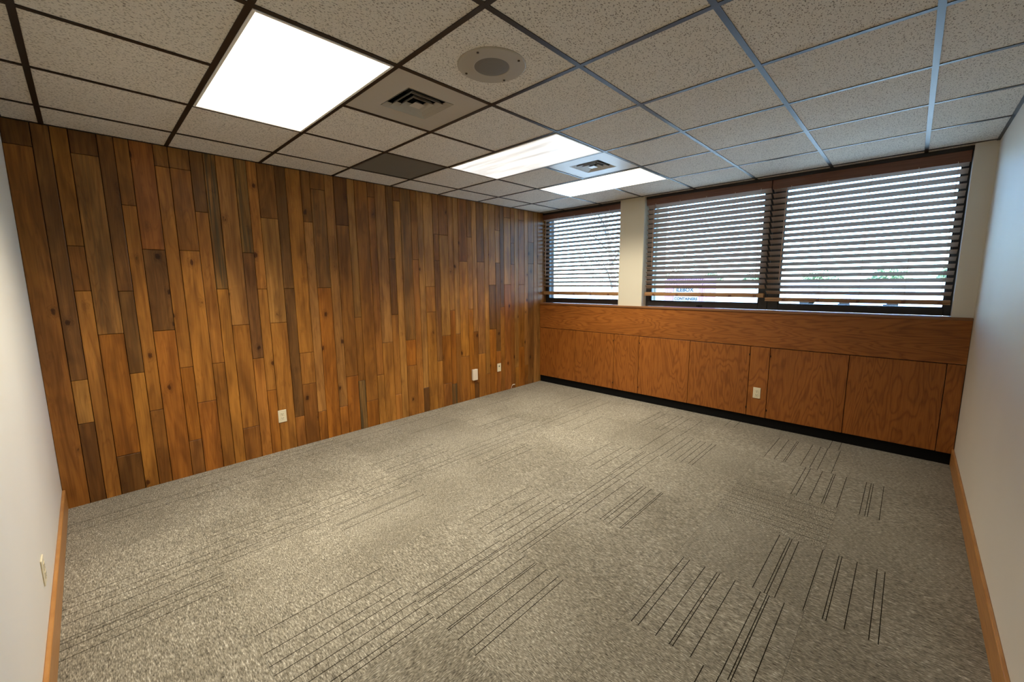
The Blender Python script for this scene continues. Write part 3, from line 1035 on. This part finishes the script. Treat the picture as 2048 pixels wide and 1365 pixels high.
# low warehouse far away
wh = thing('warehouse', (1.0, 70, G_Z), 'long pale warehouse far across the lot behind the blinds', 'building')
part('walls', MB().box(-20, 14, 66, 78, G_Z, 1.15), M_BUILD, wh)
part('roof', MB().box(-20.3, 14.3, 65.7, 78.3, 1.15, 1.35), M_ROOFM, wh)
for k in range(8):
    part('window', MB().cbox(-17.5 + k * 4, -15.6 + k * 4, 65.93, 66.05, 0.1, 0.75, 0.02), M_WINDOWD, wh)


def blob(c, r, rnd, n=150, size=0.3):
    """Leaf clusters scattered through an ellipsoid."""
    mb = MB()
    for _ in range(n):
        while True:
            p = Vector((rnd.uniform(-1, 1), rnd.uniform(-1, 1), rnd.uniform(-1, 1)))
            if p.length < 1 and p.length > 0.35:
                break
        q = Vector((c[0] + p.x * r[0], c[1] + p.y * r[1], c[2] + p.z * r[2]))
        a = Vector((rnd.gauss(0, 1), rnd.gauss(0, 1), rnd.gauss(0, 1))).normalized()
        b_ = a.orthogonal().normalized()
        d = a.cross(b_)
        s = size * rnd.uniform(0.6, 1.3)
        mb.add([q - b_ * s, q + d * s * 0.45 + a * s * 0.15, q + b_ * s, q - d * s * 0.45 + a * s * 0.15], [(0, 1, 2), (0, 2, 3)])
    return mb


def branchy_tree(base, h, rnd, label, nleaf, leafsize, matl, spread, name='leafy_tree', lean=(0, 0)):
    t = thing(name, base, label, 'tree', 'trees outside the windows')
    wood = MB()
    bx_, by_, bz_ = base
    top = Vector((bx_ + lean[0], by_ + lean[1], bz_ + h))
    wood.tube([base, (bx_ + lean[0] * .3, by_ + lean[1] * .3, bz_ + h * .4), tuple(top)], [h * .022, h * .016, h * .004], 8)
    tips = []
    for k in range(14):
        f = 0.25 + 0.7 * k / 14
        p0 = Vector(base).lerp(top, f)
        a = k * 2.4 + rnd.uniform(-.4, .4)
        L_ = spread * (1.15 - f) * rnd.uniform(.7, 1.1) + 0.3
        p1 = p0 + Vector((math.cos(a) * L_ * .5, math.sin(a) * L_ * .5, L_ * .35))
        p2 = p0 + Vector((math.cos(a) * L_, math.sin(a) * L_, L_ * .55))
        wood.tube([p0, p1, p2], [h * .007, h * .005, h * .0018], 6)
        tips += [p1, p2]
        for q in range(3):
            p3 = p1.lerp(p2, 0.3 + 0.3 * q) + Vector((rnd.uniform(-.4, .4), rnd.uniform(-.4, .4), rnd.uniform(.1, .5))) * (spread * .4)
            wood.tube([p1.lerp(p2, 0.2 + 0.3 * q), p3], [h * .003, h * .001], 5)
            tips.append(p3)
    part('trunk_and_branches', wood, M_BARK, t)
    mb = MB()
    for p in tips:
        g = blob(p, (spread * .28, spread * .28, spread * .24), rnd, max(4, nleaf // len(tips)), leafsize)
        mb.add(g.v, g.f)
    o = part('foliage', mb, matl, t)
    o['kind'] = 'stuff'
    return t


rn = random.Random(5)
branchy_tree((-3.35, 13.2, G_Z), 5.4, rn, 'bare-branched young tree close outside the narrow window', 1500, 0.05, M_LEAF1, 2.1, lean=(-0.9, 0.2))
far = [(-46, 92), (-38, 96), (-28.5, 98), (-19, 94), (-9, 97), (1, 95), (9, 98), (16, 94)]
for k, (x, y) in enumerate(far):
    where = ['farthest from the warehouse, behind the narrow window', 'second in the far row', 'third in the far row', 'fourth in the far row',
             'peeking over the warehouse end', 'over the middle of the warehouse roof', 'second last in the far row', 'last in the far row, beyond the warehouse'][k]
    branchy_tree((x, y, G_Z), rn.uniform(2.5, 3.3), rn, 'hazy green distant tree ' + where, 700, 0.36, M_LEAF2, 2.6, name='distant_tree')


def car(loc, rot, col, label):
    """A parked saloon: lofted body, cabin, wheels, windows."""
    t = thing('parked_car', loc, label, 'car', 'cars parked across the lot')
    t.rotation_euler = (0, 0, rot)
    paint = plain('car_paint', col, 0.3)
    side = [(-2.2, .35), (-2.2, .75), (-1.95, .92), (-1.2, 1.0), (-.7, 1.42), (.55, 1.45), (1.15, 1.02), (1.95, .88), (2.2, .70), (2.2, .35)]
    b_ = MB().loft([[(x, -.86, z) for x, z in side], [(x, .86, z) for x, z in side]], True)
    obj('body', b_.mesh('body', paint), t)
    g = MB().loft([[(-1.08, s, 1.03), (-.66, s, 1.37), (.5, s, 1.39), (1.0, s, 1.04)] for s in (-.868, .868)], True)
    obj('side_glass', g.mesh('side_glass', M_WINDOWD), t)
    wm = MB().loft([[(.32 * math.cos(2 * PI * k / 16), s, .32 * math.sin(2 * PI * k / 16)) for k in range(16)] for s in (-.11, .11)], True).mesh('wheel', M_RUBBER)
    for x in (-1.35, 1.35):
        for y in (-.80, .80):
            obj('wheel', wm, t, (x, y, .32))
    return t


car((1.7, 41.0, G_Z), 0.15, (0.16, 0.26, 0.55), 'blue car parked across the lot, seen under the widest blind')
car((-3.6, 43.0, G_Z), -0.1, (0.62, 0.62, 0.60), 'pale car parked across the lot left of the blue car')
